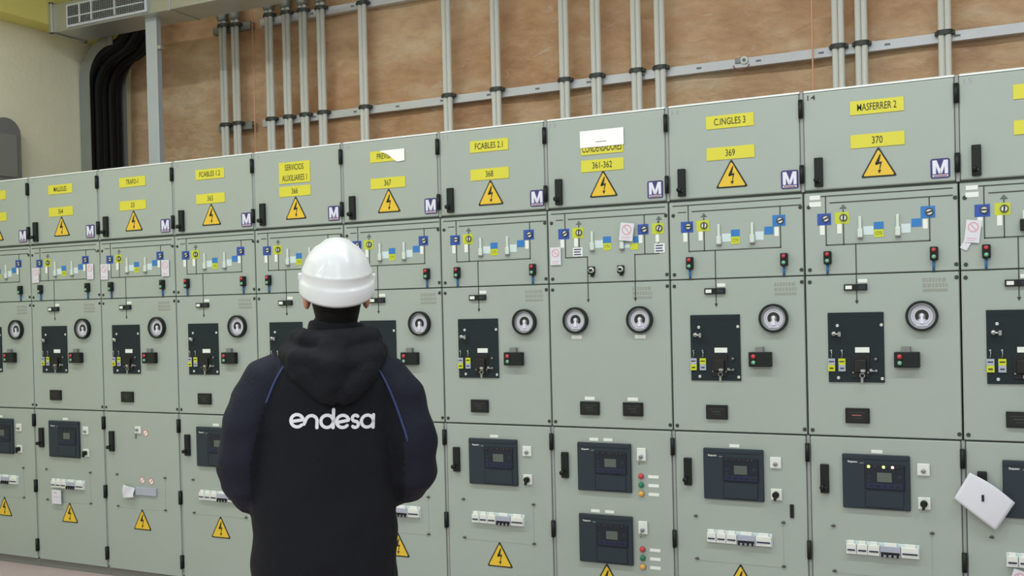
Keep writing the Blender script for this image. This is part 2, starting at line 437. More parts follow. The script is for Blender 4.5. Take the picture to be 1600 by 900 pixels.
def upper_door(w):
    def fn(b):
        b.box(0,w,0,.022,-.416,0,PAINT,.0065,4)
    return fn
def diagram_panel(w,kind):
    def fn(b):
        b.box(0,w,0,.018,-.347,0,PAINT,.0025,1)
        z0=-.438; o=.004; y=-.0012
        def hl(u0,u1,h,t=.0046): b.box(u0-o,u1-o,y,0,h-z0-t/2,h-z0+t/2,LINE)
        def vl(u,h0,h1,t=.0046): b.box(u-o-t/2,u-o+t/2,y,0,h1-z0,h0-z0,LINE)
        hl(.073 if kind in (14,15) else .020,.588,-.454)
        if kind not in (14,15): hl(.045,.083,-.4845,.004)
        hl(.108,.588 if kind not in (6,7,8) else .582,-.4835)
        if kind in (5,6,7,8): b.prism([(.576,-.047),(.592,-.062),(.588,-.066),(.572,-.050)],y,0,LINE)
        vl(.092,-.454,-.664); vl(.163,-.515,-.664)
        if kind==12:
            hl(.090,.205,-.665); vl(.203,-.663,-.785); vl(.487,-.483,-.664); vl(.553,-.515,-.664); hl(.437,.555,-.664); vl(.438,-.662,-.785)
        else:
            hl(.090,.502,-.661); vl(.499,-.483,-.663); vl(.211,-.661,-.785)
    return fn
def mech_panel(w,kind):
    def fn(b):
        b.box(0,w,0,.018,-.677,0,PAINT,.0025,1)
        z0=-.790; o=.004; y=-.0012
        for u in ((.203,.437) if kind==12 else (.211,)):
            tip=-.880 if kind==12 else -.914
            b.box(u-o-.0022,u-o+.0022,y,0,tip+.012-z0,0,LINE)
            b.prism([(u-o,tip-z0),(u-o+.008,tip+.016-z0),(u-o-.008,tip+.016-z0)],y,0,LINE)
    return fn
def lower_door(w,kind):
    def fn(b):
        b.box(0,w,0,.022,-.955,0,PAINT,.004,2)
        if kind!=12: b.box(.095,.475,-.0006,0,-.5785,-.5765,FAINT)
        if kind!=12: b.box(.474,.476,-.0006,0,-.5785,-.38,FAINT)
    return fn

def cubicle(n):
    L=LEFT[n]; W=LEFT[n+1]-L
    t=root('switchgear_cubicle',(L,0,0),CUBLABEL[n],'switchgear','switchgear cubicles in the row')
    Z=lambda h: ZT+h
    def A(name,par,u,h,y,key,fn,label=None): return part(name,par,(u,y,Z(h)),key,fn,label)
    wk='%.3f'%W
    b=MB(); b.box(.002,W-.002,.024,1.0,.055,ZT-.004,PAINTD)
    b.box(W-.0085,W+.0075,.006,.0235,Z(-2.42),Z(-1.472),POST,.003,1); b.box(W-.0085,W+.0065,.004,.0235,Z(-.43),ZT-.003,POST,.002,1)
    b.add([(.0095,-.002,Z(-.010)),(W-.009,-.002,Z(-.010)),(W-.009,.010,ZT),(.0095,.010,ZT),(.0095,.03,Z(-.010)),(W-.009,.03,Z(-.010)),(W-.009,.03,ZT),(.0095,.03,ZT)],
          [[0,1,2,3],[3,2,6,7],[0,4,5,1],[0,3,7,4],[1,5,6,2],[4,7,6,5]],TOPHI)  # sloped edge shaped to catch the lamps, highlight put into its colour
    place('carcass',t,(0,0,0),b.mesh('carcass'))
    part('plinth',t,(0,0,0),'plinth'+wk,lambda b:(b.box(.001,W-.001,.015,.99,0,.055,PLINTH),b.box(.002,W-.002,.014,.03,.050,.056,SEAM)))
    # --- upper door with its plates
    d=A('upper_door',t,.008,-.010,0,'ud'+wk,upper_door(W-.018))
    dx={14:.016,15:.020}.get(n,0.)+(.004 if n in(6,) else 0)-(.004 if n==8 else 0); pc=.2885+dx
    nm=NAME[n]
    if n==9: A('name_plate',d,pc,-.076,0,'np9',text_plate(nm,.21,.116))
    elif n==12: A('name_plate',d,pc,-.078,0,'np12',lambda b:(b.box(-.105,.105,-.003,0,-.110,0,YELLOW,.0008,1),b.text('CONDENSADORES',-.098,.098,-.098,-.062,-.0036,INK,bold=.005)))
    else: A('name_plate',d,pc,-.067,0,'np%d'%n,text_plate((nm,),.2125,.058))
    A('number_plate',d,pc,-.2075 if n!=12 else -.212,0,'nu%d'%n,text_plate((NUM[n],),.2125,.056))
    if n==12: A('white_patch',d,pc+.0005,-.0745,-.004,'cv12',lambda b:(b.box(-.109,.109,-.0015,0,-.079,0,BRIGHT,.0006,1),b.box(-.030,.024,-.0018,-.0015,-.058,-.054,FAINT)),'blank white label over a yellow plate')
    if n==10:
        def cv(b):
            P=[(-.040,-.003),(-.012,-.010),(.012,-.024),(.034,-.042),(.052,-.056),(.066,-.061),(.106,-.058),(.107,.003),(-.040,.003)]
            b.prism(P,-.0014,0,BRIGHT)  # curved white patch over part of the plate
        A('white_patch',d,pc,-.070,-.004,'cv10',cv,'white patch with a curved edge over a yellow plate')
    A('warning_sign',d,pc+.0035,-.2665,0,'ws',warn_sign)
    A('door_handle',d,.0675,-.290,0,'latch',latch)
    A('emblem_sticker',d,.543,-.332,0,'emb',emblem)
    for h in (-.038,-.316): A('hinge',d,W-.0025,h,0,'hinge',hinge)
    if n>=6: A('cell_number',d,.042,-.022,0,'num%d'%n,lambda b:b.text(str(n),-.017 if n>9 else -.008,.017 if n>9 else .008,-.022,0,-.0004,BOLT if n in (14,) else DIALG,bold=.01))
    # --- single-line diagram panel
    p=A('diagram_panel',t,.004,-.438,0,'dp%s_%d'%(wk,n if n in(12,14,15,6,7,8,5) else 0),diagram_panel(W-.008,n))
    for u,h in ((.022,-.497),(W-.013,-.4935),(.022,-.764),(W-.013,-.761)): A('panel_bolt',p,u,h,0,'bolt',lambda b:(b.disc(0,0,.0065,-.004,0,BOLT,6),b.disc(0,0,.0085,-.0012,0,BOLT,14)))
    def P(name,u0,u1,h0,h1,m,d=.0015,label=None,par=p): return A(name,par,(u0+u1)/2,h0,0,'%s%.3f%.3f%s'%(name,u1-u0,h0-h1,m.name),p_box(u1-u0,h0-h1,d,m),label)
    P('blue_sticker',.057,.113,-.527,-.576,BLUE); A('position_indicator',p,.092,-.549,-.0015,'in%d'%(n%2),indicator(INK,0. if n%3 else .4))
    P('yellow_sticker',.130,.186,-.5255,-.574,YLIME); A('position_indicator',p,.164,-.549,-.0015,'inb%d'%(n%2),indicator(INK,0. if n in(13,14) else 1.5))
    A('earth_symbol',p,.163,-.515,0,'earth',earth)
    for u,h in ((.0765,-.577),(.147,-.5745)): P('small_label',u-.0095,u+.0095,h,h-.040,LABEL)
    if n in (14,15):
        P('small_label',.027,.070,-.449,-.467,LABEL); P('small_label',.025,.073,-.476,-.496,LABEL)
    if n!=15: A('shutter_handle',p,.230,-.547,0,'shut',shutter)
    else:
        A('shutter_handle',p,.240,-.560,0,'shut15',lambda b:(b.box(-.012,.012,-.010,0,-.04,0,CLEAR,.002),b.box(-.022,.022,-.026,0,-.080,-.034,BLACK,.004)),'black shutter handle')
    P('small_label',.243,.283,-.590,-.626,PALEB)
    P('blue_sticker',.284,.3225,-.574,-.604,BLUE2)
    A('yellow_sticker',p,.303,-.605,0,'ys',lambda b:(b.box(-.019,.019,-.0015,0,-.032,0,YLIME),b.text('CTS',-.013,.013,-.023,-.009,-.0018,OLIVE,bold=.02)))
    A('shutter_handle',p,.378,-.547,0,'shut',shutter)
    if n!=12:
        P('small_label',.391,.427,-.588,-.625,PALEB); P('blue_sticker',.4305,.469,-.569,-.602,BLUE2); P('small_label',.474,.492,-.573,-.612,LABEL)
        P('blue_sticker',.466,.521,-.521,-.569,BLUE if n<12 else BLUE2); A('position_indicator',p,.499,-.545,-.0015,'inc%d'%(n%2),indicator(INK,1.4 if n==14 else .3))
        for u in (.0975,.5145):
            q=A('push_button_box',t,u,-.687,0,'pb',push_box)
            A('push_button',q,u,-.700,-.022,'pbr%d'%(n>7),button(RED if n>7 else BOLT),'red button' if n>7 else None); A('push_button',q,u,-.728,-.022,'pbg',button(GREENB),'pale green button')
            A('cable',q,u-.002 if u<.3 else u-.003,-.742,0,'cb',cable_bit,'blue cable')
    else:
        P('blue_sticker',.455,.506,-.527,-.574,BLUE); A('position_indicator',p,.488,-.550,-.0015,'inc1',indicator(INK,.7))
        P('yellow_sticker',.525,.580,-.526,-.575,YLIME); A('position_indicator',p,.558,-.549,-.0015,'ind',indicator(INK,1.2))
        A('earth_symbol',p,.557,-.515,0,'earth',earth)
        P('blue_sticker',.434,.457,-.580,-.610,BLUE2); P('yellow_sticker',.418,.456,-.612,-.641,YLIME); P('small_label',.459,.477,-.575,-.612,LABEL); P('small_label',.391,.416,-.612,-.630,PALEB); P('small_label',.540,.556,-.577,-.612,LABEL)
        def note(b):
            b.box(-.0245,.0245,-.003,-.0015,-.042,0,LABEL)
            for i in range(3): b.box(-.019,.017-.004*(i%2),-.0035,-.003,-.012-i*.012,-.006-i*.012,NAVYS)
        for u in (.156,.5585): A('notice_label',p,u,-.619,0,'note',note,'white label with blue lines')
        def ksw(b):
            b.box(-.017,.017,-.012,0,-.036,0,BLACK,.004); b.tube([(0.002,-.010,-.018),(0.002,-.022,-.018)],.013,WHITE,16); b.box(-.006,.010,-.03,-.02,-.024,-.012,BLACK,.002); b.box(-.004,.012,-.016,0,-.048,-.036,BLACK,.003)
        for u in (.225,.370): A('selector_switch',t,u,-.711,0,'ksw',ksw)
    # --- mechanism panel
    p=A('mechanism_panel',t,.004,-.790,0,'mp%s_%d'%(wk,n==12),mech_panel(W-.008,n))
    for u,h in ((.020,-.816),(W-.013,-.8135),(.020,-1.447),(W-.013,-1.446)): A('panel_bolt',p,u,h,0,'bolt',lambda b:None)
    A('worn_print',p,.515 if n!=12 else .47,-.811,0,'faint',faint)
    gs=((.139,-.963),(.458,-.964)) if n==12 else ((.464,-.967),)
    for u,h in gs:
        g=A('pressure_gauge',t,u,h,0,'gb',gauge_body); A('dial',g,u,h,-.008,'gd',gauge_dial,'pale dial with black arc'); A('needle',g,u,h,-.0105,'gn',gauge_needle)
    if n==12:
        for u in (.140,.456): A('small_label',p,u,-1.034,0,'gl',p_box(.052,.017,.0015,LABEL))
        for u in (.201,.415):
            A('digital_meter',t,u,-1.346,0,'me0',meter(False)); A('small_label',p,u-.002,-1.324,0,'ml',p_box(.050,.016,.0015,LABEL))
    else:
        A('voltage_indicator',t,.2075,-.829,0,'ctrl',ctrl_box); P('small_label',.217,.254,-.809,-.824,LABEL,par=p)
        bp=A('breaker_plate',t,.204,-.9475,0,'bp',breaker_plate)
        for u,h in ((.131,-1.002),(.307,-1.001),(.132,-1.222),(.307,-1.224)): A('screw',bp,u,h,-.006,'scw',screw(LABEL))
        A('key_lock',bp,.118,-1.036,-.006,'lock',lockfn); P('small_label',.201,.258,-1.094,-1.116,LABEL,.008,par=bp)
        A('handle_recess',bp,.222,-1.124,-.006,'rec',recess)
        A('knob',bp,.283,-1.143,-.006,'kn',button(BOXG,.006,.008))
        A('key',bp,.234,-1.193,-.006,'key',keyset)
        A('tag',bp,.105,-1.141,-.006,'tg1',tag(GREYT,YLIME),'grey and yellow tag'); A('tag',bp,.1475,-1.141,-.006,'tg2',tag(YLIME,GREYT),'yellow and grey tag')
        bx=A('control_box',t,.405,-1.113,0,'cbx',lambda b:b.box(-.049,.049,-.030,0,-.064,0,BLACK,.003)); A('terminal_tab',bx,.4015,-1.090,0,'tab',lambda b:b.box(-.0175,.0175,-.020,0,-.026,0,BOXG,.002))
        A('push_button',bx,.378,-1.132,-.030,'pbr2',button(RED,.010),'red button'); A('push_button',bx,.378,-1.158,-.030,'pbg2',button(GREENB,.009),'pale green button')
        A('digital_meter',t,.2055,-1.349,0,'me%d'%(n==14),meter(n==14))
    # --- lower door
    d=A('lower_door',t,.010,-1.474,0,'ld%s_%d'%(wk,n==12),lower_door(W-.020,n))
    A('door_handle',d,.0675,-1.590,0,'latch',latch)
    for h in (-1.504,-1.923,-2.30): A('hinge',d,W-.0025,h,0,'hinge',hinge)
    A('warning_sign',d,.296 if n!=12 else .267,-2.053 if n!=12 else -2.108,0,'ws',warn_sign)
    def relay(u,h,lit=False):
        r=A('protection_relay',t,u,h,0,'rl',relay_body)
        A('display_panel',r,u+.0345,h-.039,-.016,'rf',relay_face); A('screen',r,u+.0345,h-.072,-.020,'rs',relay_lcd,'grey lit screen'); A('relay_marking',r,u-.092,h-.033,-.016,'rg',relay_logo)
        for i,x in enumerate((-.027,.000,.032,.067,.085)):
            on=lit and i in (0,2,3)
            A('indicator_lamp',r,u+x,h-.0485,-.020,'led%d'%(0 if not on else (1 if i<3 else 2)),button(LEDOFF if not on else (LEDG if i<3 else LEDR),.0042 if not on else .0062,.003),'lit lamp' if on else None)
    if n==12:
        for h in (-1.5385,-1.8765):
            relay(.268,h)
            for u in (.215,.286): A('small_label',d,u,h+.021,0,'rl2',p_box(.044 if u<.25 else .034,.014,.0015,LABEL))
            s=A('switch_block',t,.451,h-.017,0,'swp12',lambda b:b.box(-.022,.022,-.010,0,-.060,0,WHITE,.003)); A('key_switch',s,.451,h-.056,-.010,'ks',key_switch)
            A('key',s,.444,h-.058,-.016,'k12',lambda b:b.tube([(0,0,0),(.0,-.004,-.02),(0,-.002,-.034)],.003,GALVD,6))
            for i,(m,nmn) in enumerate(((RED,'red'),(GREEN,'green'),(ORANGE,'amber'))):
                A('signal_lamp',t,.446,h-.1475-i*.0405,0,'sl%d'%i,lamp(m),nmn+' lamp'); A('small_label',d,.505,h-.1415-i*.0405,0,'sll',p_box(.050,.014,.0015,LABEL))
    elif n==7:
        A('blank_cover',t,.338,-1.918,0,'blank',lambda b:b.box(-.083,.083,-.012,0,-.048,0,GREYT,.002))
        s=A('switch_block',t,.283,-1.555,0,'sw7',lambda b:b.box(-.024,.024,-.008,0,-.044,0,WHITE,.003)); A('key_switch',s,.280,-1.576,-.008,'ks',key_switch)
        def rc(b): b.ring(0,0,.016,.021,-.0012,0,REDRING,24); b.disc(0,0,.016,-.0008,0,LABEL,20); b.prism([(-.013,-.010),(-.010,-.013),(.013,.010),(.010,.013)],-.0014,0,REDRING)
        for u,h in ((.340,-1.594),(.303,-1.878),(.374,-1.881)): A('prohibition_sticker',d,u,h,0,'rc',rc,'red ring sticker')
        A('door_stay',d,.262,-1.60,0,'stay',lambda b:b.box(-.003,.003,-.008,0,-.03,0,BOXG,.001))
    else:
        relay(.2745,-1.541,n==14)
        P('small_label',.257,.301,-1.522,-1.536,LABEL,par=d)
        s=A('switch_block',t,.459,-1.570,0,'swp',switch_plate); A('key_switch',s,.459,-1.600,-.008,'ks',key_switch)
        s=A('switch_block',t,.460,-1.708,0,'swp',switch_plate); A('rotary_knob',s,.459,-1.733,-.008,'knob',knob,'black knob')
        s=A('breaker_strip',t,.294,-1.907,0,'stb',strip_base)
        for x,w,m,f in ((-.123,.040,WHITE,False),(-.079,.042,WHITE,False),(-.033,.046,WHITE,False),(.032,.080,GREYT,True),(.108,.068,WHITE,False)):
            A('circuit_breaker',s,.294+x,-1.907,-.004,'mcb%.3f'%w,mcb(w,m,f),'grey four-pole breaker' if f else None)
        if n==13: A('slot_cover',d,.5245,-1.772,0,'slot',lambda b:b.box(-.0085,.0085,-.006,0,-.059,0,BLACK,.002))
    if n!=12:
        for u,h in ((.099,-1.851),(.488,-1.853),(.101,-2.043),(.486,-2.044)): A('cover_fastener',d,u,h,0,'hook',hook)
    return t
for n in range(5,16): cubicle(n)

# ---------------------------------------------------------------- cards and papers on the cubicles
def card(w=.058,h=.094,line=True):
    b=MB(); b.box(-w/2,w/2,-.0015,0,-h,0,PAPER)
    r=w*.36; b.ring(0,-r-.008,r*.80,r,-.0022,-.0015,PINK,24)
    b.prism([(-r*.62,-r-.008+r*.50),(r*.50,-r-.008-r*.62),(r*.62,-r-.008-r*.50),(-r*.50,-r-.008+r*.62)],-.0022,-.0015,PINK)
    b.box(-w*.33,w*.30,-.0019,-.0015,-h+.018,-h+.0155,PINK); b.box(-w*.33,w*.2,-.0019,-.0015,-h+.010,-h+.008,PINK)
    return b
def put_card(n,u,h,label,w=.058,hh=.094,rot=0,y=-.006):
    o=solo('prohibition_card',card(w,hh),label,'card',(LEFT[n]+u,y,ZT+h),'prohibition cards on the cubicles'); o.rotation_euler=(0,rot,0); return o
put_card(6,.054,-.578,'white prohibition card on the left side of the cubicle next to the leftmost one')
put_card(6,.538,-.571,'white prohibition card on the right side of the cubicle next to the leftmost one',.056)
put_card(7,.042,-.577,'white prohibition card on the left side of the cubicle that has no relay',.060)
put_card(7,.538,-.573,'white prohibition card on the right side of the cubicle that has no relay',.060)
put_card(12,.0425,-.613,'white prohibition card hanging low at left on the twin-gauge cubicle',.055,.084)
put_card(12,.412,-.518,'white prohibition card tilted beside a blue sticker on the twin-gauge cubicle',.066,.082,.14,-.016)
put_card(15,.055,-.588,'white prohibition card beside the seam at the right frame edge',.056,.090,.12)
o=solo('paper_slip',MB().box(-.014,.014,-.0012,0,-.034,0,PAPER),'small white paper slip under the tilted card at the right frame edge','paper',(LEFT[15]+.030,-.004,ZT-.672)); o.rotation_euler=(0,.5,0)
o=put_card(15,.205,-1.972,'white card with red ring below the breaker strip at the right frame edge',.06,.07,.3,-.026)
b=MB(); b.box(-.041,.041,-.0015,0,-.088,0,PAPER); b.box(-.022,.004,-.002,-.0015,-.022,-.016,PINK); b.box(-.030,.030,-.0019,-.0015,-.046,-.043,GREYT)
solo('paper_note',b,'white paper note hanging below the breaker strip of the second cubicle from the left','paper',(LEFT[6]+.204,-.020,ZT-1.974))
def paper_grid(nx,nz,fn,m=PAPER,th=.0008):
    vs=[];fs=[]
    for j in range(nz+1):
        for i in range(nx+1): vs.append(fn(i/nx,j/nz))
    k=len(vs); vs += [(x,y+th,z) for x,y,z in vs]
    for j in range(nz):
        for i in range(nx):
            a=j*(nx+1)+i; fs.append([a,a+1,a+nx+2,a+nx+1]); fs.append([k+a,k+a+nx+1,k+a+nx+2,k+a+1])
    rim=[i for i in range(nx+1)]+[(j*(nx+1)+nx) for j in range(1,nz+1)]+[nz*(nx+1)+i for i in range(nx-1,-1,-1)]+[j*(nx+1) for j in range(nz-1,0,-1)]
    for i in range(len(rim)): p,q_=rim[i],rim[(i+1)%len(rim)]; fs.append([p,k+p,k+q_,q_])
    return MB().add(vs,fs,m,True)
def crumple(s,t): # slip stuck over the blank cover
    x=.163+.085*s-.012*t*(1-s)+.010*t; z=-1.907-.020*s-.085*t*(1-.40*s)
    return (x, -.016-.012*math.sin(s*5+t*4)*.6-.010*t, ZT+z)
solo('crumpled_paper',paper_grid(10,10,crumple),'crumpled white paper stuck on the grey bar of the door without a relay','paper',(LEFT[7],0,0))
TL=Vector((.023,-1.593));LL=Vector((-.036,-1.699));BB=Vector((.114,-1.818));RR=Vector((.184,-1.703))
def sheet(s,t):
    # s along the long side, t down the short side
    p=TL.lerp(RR,s).lerp(LL.lerp(BB,s),t); p=p+Vector((.0,.012))*math.sin(PI*s)*(1-t)-Vector((0,.010))*math.sin(PI*s)*0
    dx=p.x-.070; dz=p.y+1.69
    y=-.0425+.05*min(1,math.hypot(dx,dz)/.16)**2*.25-.004*math.sin(PI*s)*t
    return (p.x,y,ZT+p.y)
t=root('paper_sheet',(LEFT[15],0,0),'loose white paper sheet hung askew over a door handle at the right','paper')
place('sheet',t,(0,0,0),paper_grid(16,12,sheet).mesh('sheet'))
place('punch_slot',t,(0,0,0),MB().box(.0655,.0745,-.050,-.0432,ZT-1.703,ZT-1.677,BLACK,.002).mesh('punch_slot'),'dark slot with the handle tip poking through')

# ---------------------------------------------------------------- wall services
CY=1.42
def conduit(x,label,upper,lower,top=4.75,coupler=None,r=.0165,grp='twin conduits on the brown wall'):
    t=root('conduit',(x,CY,0),label,'conduit',grp)
    hi=coupler if coupler else top
    for s in (-1,1):
        part('tube',t,(s*r*1.02,0,0),'tube%.2f'%hi,lambda b:b.tube([(0,0,0),(0,0,hi)],r,CONDUIT,14))
    def cl(b):
        pts=[]
        for i in range(20):
            a=2*PI*i/20; pts.append((.041*math.cos(a),.026*math.sin(a)))
        b.add([(x_,y_,-.013) for x_,y_ in pts]+[(x_,y_,.013) for x_,y_ in pts],[list(range(19,-1,-1)),[20+i for i in range(20)]]+[[i,(i+1)%20,20+(i+1)%20,20+i] for i in range(20)],CLAMP,False)
        b.box(-.05,.05,-.004,.028,-.010,.010,CLAMP,.002)
    for z in (upper,lower):
        if z: part('clamp',t,(0,0,z),'clamp',cl,'dark clamp')
    if coupler: part('coupler',t,(0,0,coupler),'coup',lambda b:(b.tube([(0,0,-.02),(0,0,0),(0,0,.05),(0,0,.06),(0,0,1.0)],[.036,.043,.043,.040,.040],GALVD,18)),'wider coupling sleeve')
    return t
RZ=2.975
C=[(3.952,'grey twin conduit left of the pair beside the air duct',3.72,2.985,3.77),(4.068,'grey twin conduit right of the pair beside the air duct',3.71,2.985,3.765),
(4.383,'first of the four close-set grey twin conduits, leftmost',3.735,2.985,3.79),(4.539,'second from left of the four close-set grey twin conduits',3.73,2.985,3.785),(4.687,'third from left of the four close-set grey twin conduits',3.725,2.985,3.78),(4.843,'rightmost of the four close-set grey twin conduits',3.72,2.985,3.775),
(5.195,'lone grey twin conduit above the cubicle with the two-line plate',3.70,2.985,None),
(5.857,'lone grey twin conduit meeting the seam left of cubicle 368',3.70,2.99,None),(6.217,'grey twin conduit above the yellow plate of cubicle 368',3.70,2.99,None),
(6.696,'leftmost of the four grey twin conduits above the twin-gauge cubicle',3.70,2.995,None),(6.909,'second from left of the four grey twin conduits above the twin-gauge cubicle',3.70,2.995,None),(7.169,'third from left of the four grey twin conduits above the twin-gauge cubicle',3.70,2.995,None),(7.318,'rightmost of the four grey twin conduits above the twin-gauge cubicle',3.70,2.995,None),
(8.342,'left of the grey twin conduit pair beside the copper wire at right',3.70,2.985,None),(8.464,'right of the grey twin conduit pair right of the copper wire',3.70,2.985,None),(8.885,'last grey twin conduit towards the right frame edge, above cubicle 370',3.70,2.985,None)]
for x,l,u,lo,cp in C: conduit(x,l,u,lo,coupler=cp)
RAILM=mat('rail_zinc',(206,208,212),.38,metal=.2,var=.06,vscale=9)
def rail(x0,x1,z,label,h=.052,m=RAILM):
    b=MB(); b.box(x0,x1,1.450,1.454,z-h/2,z+h/2,m); b.box(x0,x1,1.454,1.495,z+h/2-.004,z+h/2,m); b.box(x0,x1,1.454,1.495,z-h/2,z-h/2+.004,m)
    x=x0+.1
    while x<x1: b.box(x,x+.03,1.4494,1.450,z-.006,z+.006,BOXG); x+=.35
    return solo('support_rail',b,label,'rail',group='support rails on the brown wall')
rail(4.28,12.5,2.968,'long galvanised support rail behind the conduits just above the cubicles')
rail(4.28,12.5,3.700,'upper galvanised support rail near the top of the brown wall')
rail(3.86,4.18,2.968,'short lower bracket rail behind the conduit pair near the duct',m=GALVD)
rail(3.83,4.19,3.700,'short upper bracket rail behind the conduit pair near the duct',m=GALVD)
solo('copper_wire',MB().tube([(8.203,1.42,0),(8.203,1.42,2.9),(8.202,1.425,3.4),(8.2,1.43,4.8)],.0045,COPPER,8),'thin bare copper wire running down the wall above cubicle 369','wire')
solo('copper_wire',MB().tube([(4.225,1.42,0),(4.225,1.43,3),(4.222,1.43,4.8)],.004,COPPER,8),'thin bare copper wire between the left pair and the group of four conduits','wire')
b=MB(); b.disc(0,0,.022,-.012,0,LABEL,20); b.disc(0,0,.010,-.016,-.012,BOXG,14); b.box(-.055,-.022,-.008,0,-.014,.014,DIALG,.003)
t=root('mounted_fitting',(7.815,1.449,2.980),'small white round fitting on the lower support rail','fitting')
place('gland',t,(0,0,0),b.mesh('gland'))
place('cable_loop',t,(0,0,0),MB().tube([(-.015+.045*math.cos(a),-.019,-.015-.03*math.sin(a)-.012) for a in [PI*i/10 for i in range(11)]],.0035,REDTXT,8).mesh('cable_loop'),'reddish loop of thin cable')

# air duct
t=root('air_duct',(0,0,0),'galvanised ventilation duct with white grille at the upper left','duct')
b=MB(); b.box(3.115,4.95,.62,.89,3.602,3.80,GALV,.003,1)
b.box(4.20,4.225,.612,.898,3.594,3.808,GALV,.002,1)
place('duct_body',t,(0,0,0),b.mesh('duct_body'))
b=MB(); 
for (x0,x1,z0,z1) in ((3.095,3.125,3.592,3.602),(3.095,3.125,3.80,3.812)): b.box(x0,x1,.60,.91,z0,z1,GALV,.002,1)
b.box(3.095,3.125,.60,.622,3.592,3.812,GALV,.002,1); b.box(3.095,3.125,.888,.91,3.592,3.812,GALV,.002,1); b.box(3.10,3.116,.62,.89,3.602,3.80,GALVD)
place('end_flange',t,(0,0,0),b.mesh('end_flange'))
g=place('grille',t,(0,0,0),MB().box(3.27,4.03,.600,.62,3.612,3.770,GRILLEF,.002,1).mesh('grille'))
place('grille_opening',g,(0,0,0),MB().box(3.29,4.01,.597,.6,3.628,3.755,GRILLEB).mesh('grille_opening'))
b=MB()
for i in range(35): x=3.29+.72*(i+.5)/35; b.box(x-.0016,x+.0016,.590,.597,3.628,3.755,GALVD)
for i in range(9): z=3.628+.127*(i+.5)/9; b.box(3.29,4.01,.592,.596,z-.0013,z+.0013,GALVD)
for x in (3.415,3.53,3.75): b.box(x-.006,x+.006,.586,.597,3.628,3.755,GRILLEF)
b.box(3.29,4.01,.588,.597,3.672,3.680,GRILLEF)
o=place('grille_bars',g,(0,0,0),b.mesh('grille_bars'))
t=root('support_post',(0,0,0),'flat blue-grey steel post under the air duct','post')
b=MB(); b.box(3.915,4.015,.70,.705,2.476,3.602,POSTB); b.box(3.915,3.920,.705,.74,2.476,3.602,POSTB); b.box(4.010,4.015,.705,.74,2.476,3.602,POSTB)
place('channel',t,(0,0,0),b.mesh('channel'))
place('bracket',t,(0,0,0),MB().box(4.015,4.045,.70,.735,3.385,3.41,GALV,.003).mesh('bracket'))

# cable tray and cables on the left wall
def arc_rail(y,m,name,par):
    out=[];inn=[]
    out.append((2.905,2.2)); inn.append((3.010,2.2))
    for i in range(13):
        a=math.radians(180-90*i/12)
        out.append((3.235+.33*math.cos(a),3.33+.33*math.sin(a))); inn.append((3.235+.225*math.cos(a),3.36+.225*math.sin(a)))
    out.append((3.26,3.664)); inn.append((3.26,3.588))
    b=MB(); n=len(out); vs=[]
    for (x,z),(x2,z2) in zip(out,inn): vs += [(x,y,z),(x2,y,z2),(x2,y+.006,z2),(x,y+.006,z)]
    fs=[]
    for i in range(n-1):
        p=4*i; fs += [[p,p+1,p+5,p+4],[p+1,p+2,p+6,p+5],[p+2,p+3,p+7,p+6],[p+3,p,p+4,p+7]]
    fs += [[0,3,2,1],[4*n-4,4*n-3,4*n-2,4*n-1]]
    b.add(vs,fs,m); place(name,par,(0,0,0),b.mesh(name))
t=root('cable_tray',(0,0,0),'grey steel cable tray bending off the left wall','tray')
arc_rail(1.015,GALVD,'side_rail',t); arc_rail(1.365,GALVD,'side_rail',t)
b=MB()
for i in range(8): z=2.25+i*.15; b.box(2.905,2.918,1.02,1.366,z,z+.03,GALVD)
place('rung',t,(0,0,0),b.mesh('rung'))
place('end_plate',t,(0,0,0),MB().box(3.225,3.262,1.009,1.015,3.585,3.668,GALV,.001,1).mesh('end_plate'))
for i,(nm,y,dz) in enumerate((('nearest the tray side rail',1.055,.02),('second from the tray side rail',1.12,.0),('in the middle of the bundle',1.185,.025),('second from the corner',1.25,.005),('nearest the room corner',1.318,.02))):
    R=.29-.02*(i%2); xs=2.958+.01*(i%2); path=[(xs,y,0),(xs,y,2.5),(xs,y,3.0)]
    for k in range(9):
        a=math.radians(180-80*k/8); path.append((xs+R+R*math.cos(a),y,3.27+R*math.sin(a)+dz))
    path += [(path[-1][0]+.10,y,path[-1][2]+.04),(path[-1][0]+.18,y,path[-1][2]+.12),(path[-1][0]+.22,y,path[-1][2]+.30)]
    solo('power_cable',MB().tube(path,.0325,CAB,14),'thick black power cable in the tray, '+nm,'cable',group='black power cables in the tray')
# grey box on the left wall
b=MB(); pts=[(.20,2.52),(.435,2.52),(.435,2.80)]+[(.32+.115*math.cos(a),2.86+.11*math.sin(a)) for a in [PI*i/10 for i in range(11)]]+[(.205,2.80)]
n_=len(pts); vs=[(2.9,y,z) for y,z in pts]+[(2.985,y,z) for y,z in pts]
b.add(vs,[[n_+i for i in range(n_)],list(range(n_-1,-1,-1))]+[[i,(i+1)%n_,n_+(i+1)%n_,n_+i] for i in range(n_)],BOXG)
t=root('wall_box',(0,0,0),'rounded grey box on the cream wall at the left frame edge','box')
place('box_body',t,(0,0,0),b.mesh('box_body'))
place('box_cover',t,(0,0,0),MB().box(2.985,2.992,.24,.40,2.56,2.86,GALVD,.004).mesh('box_cover'))

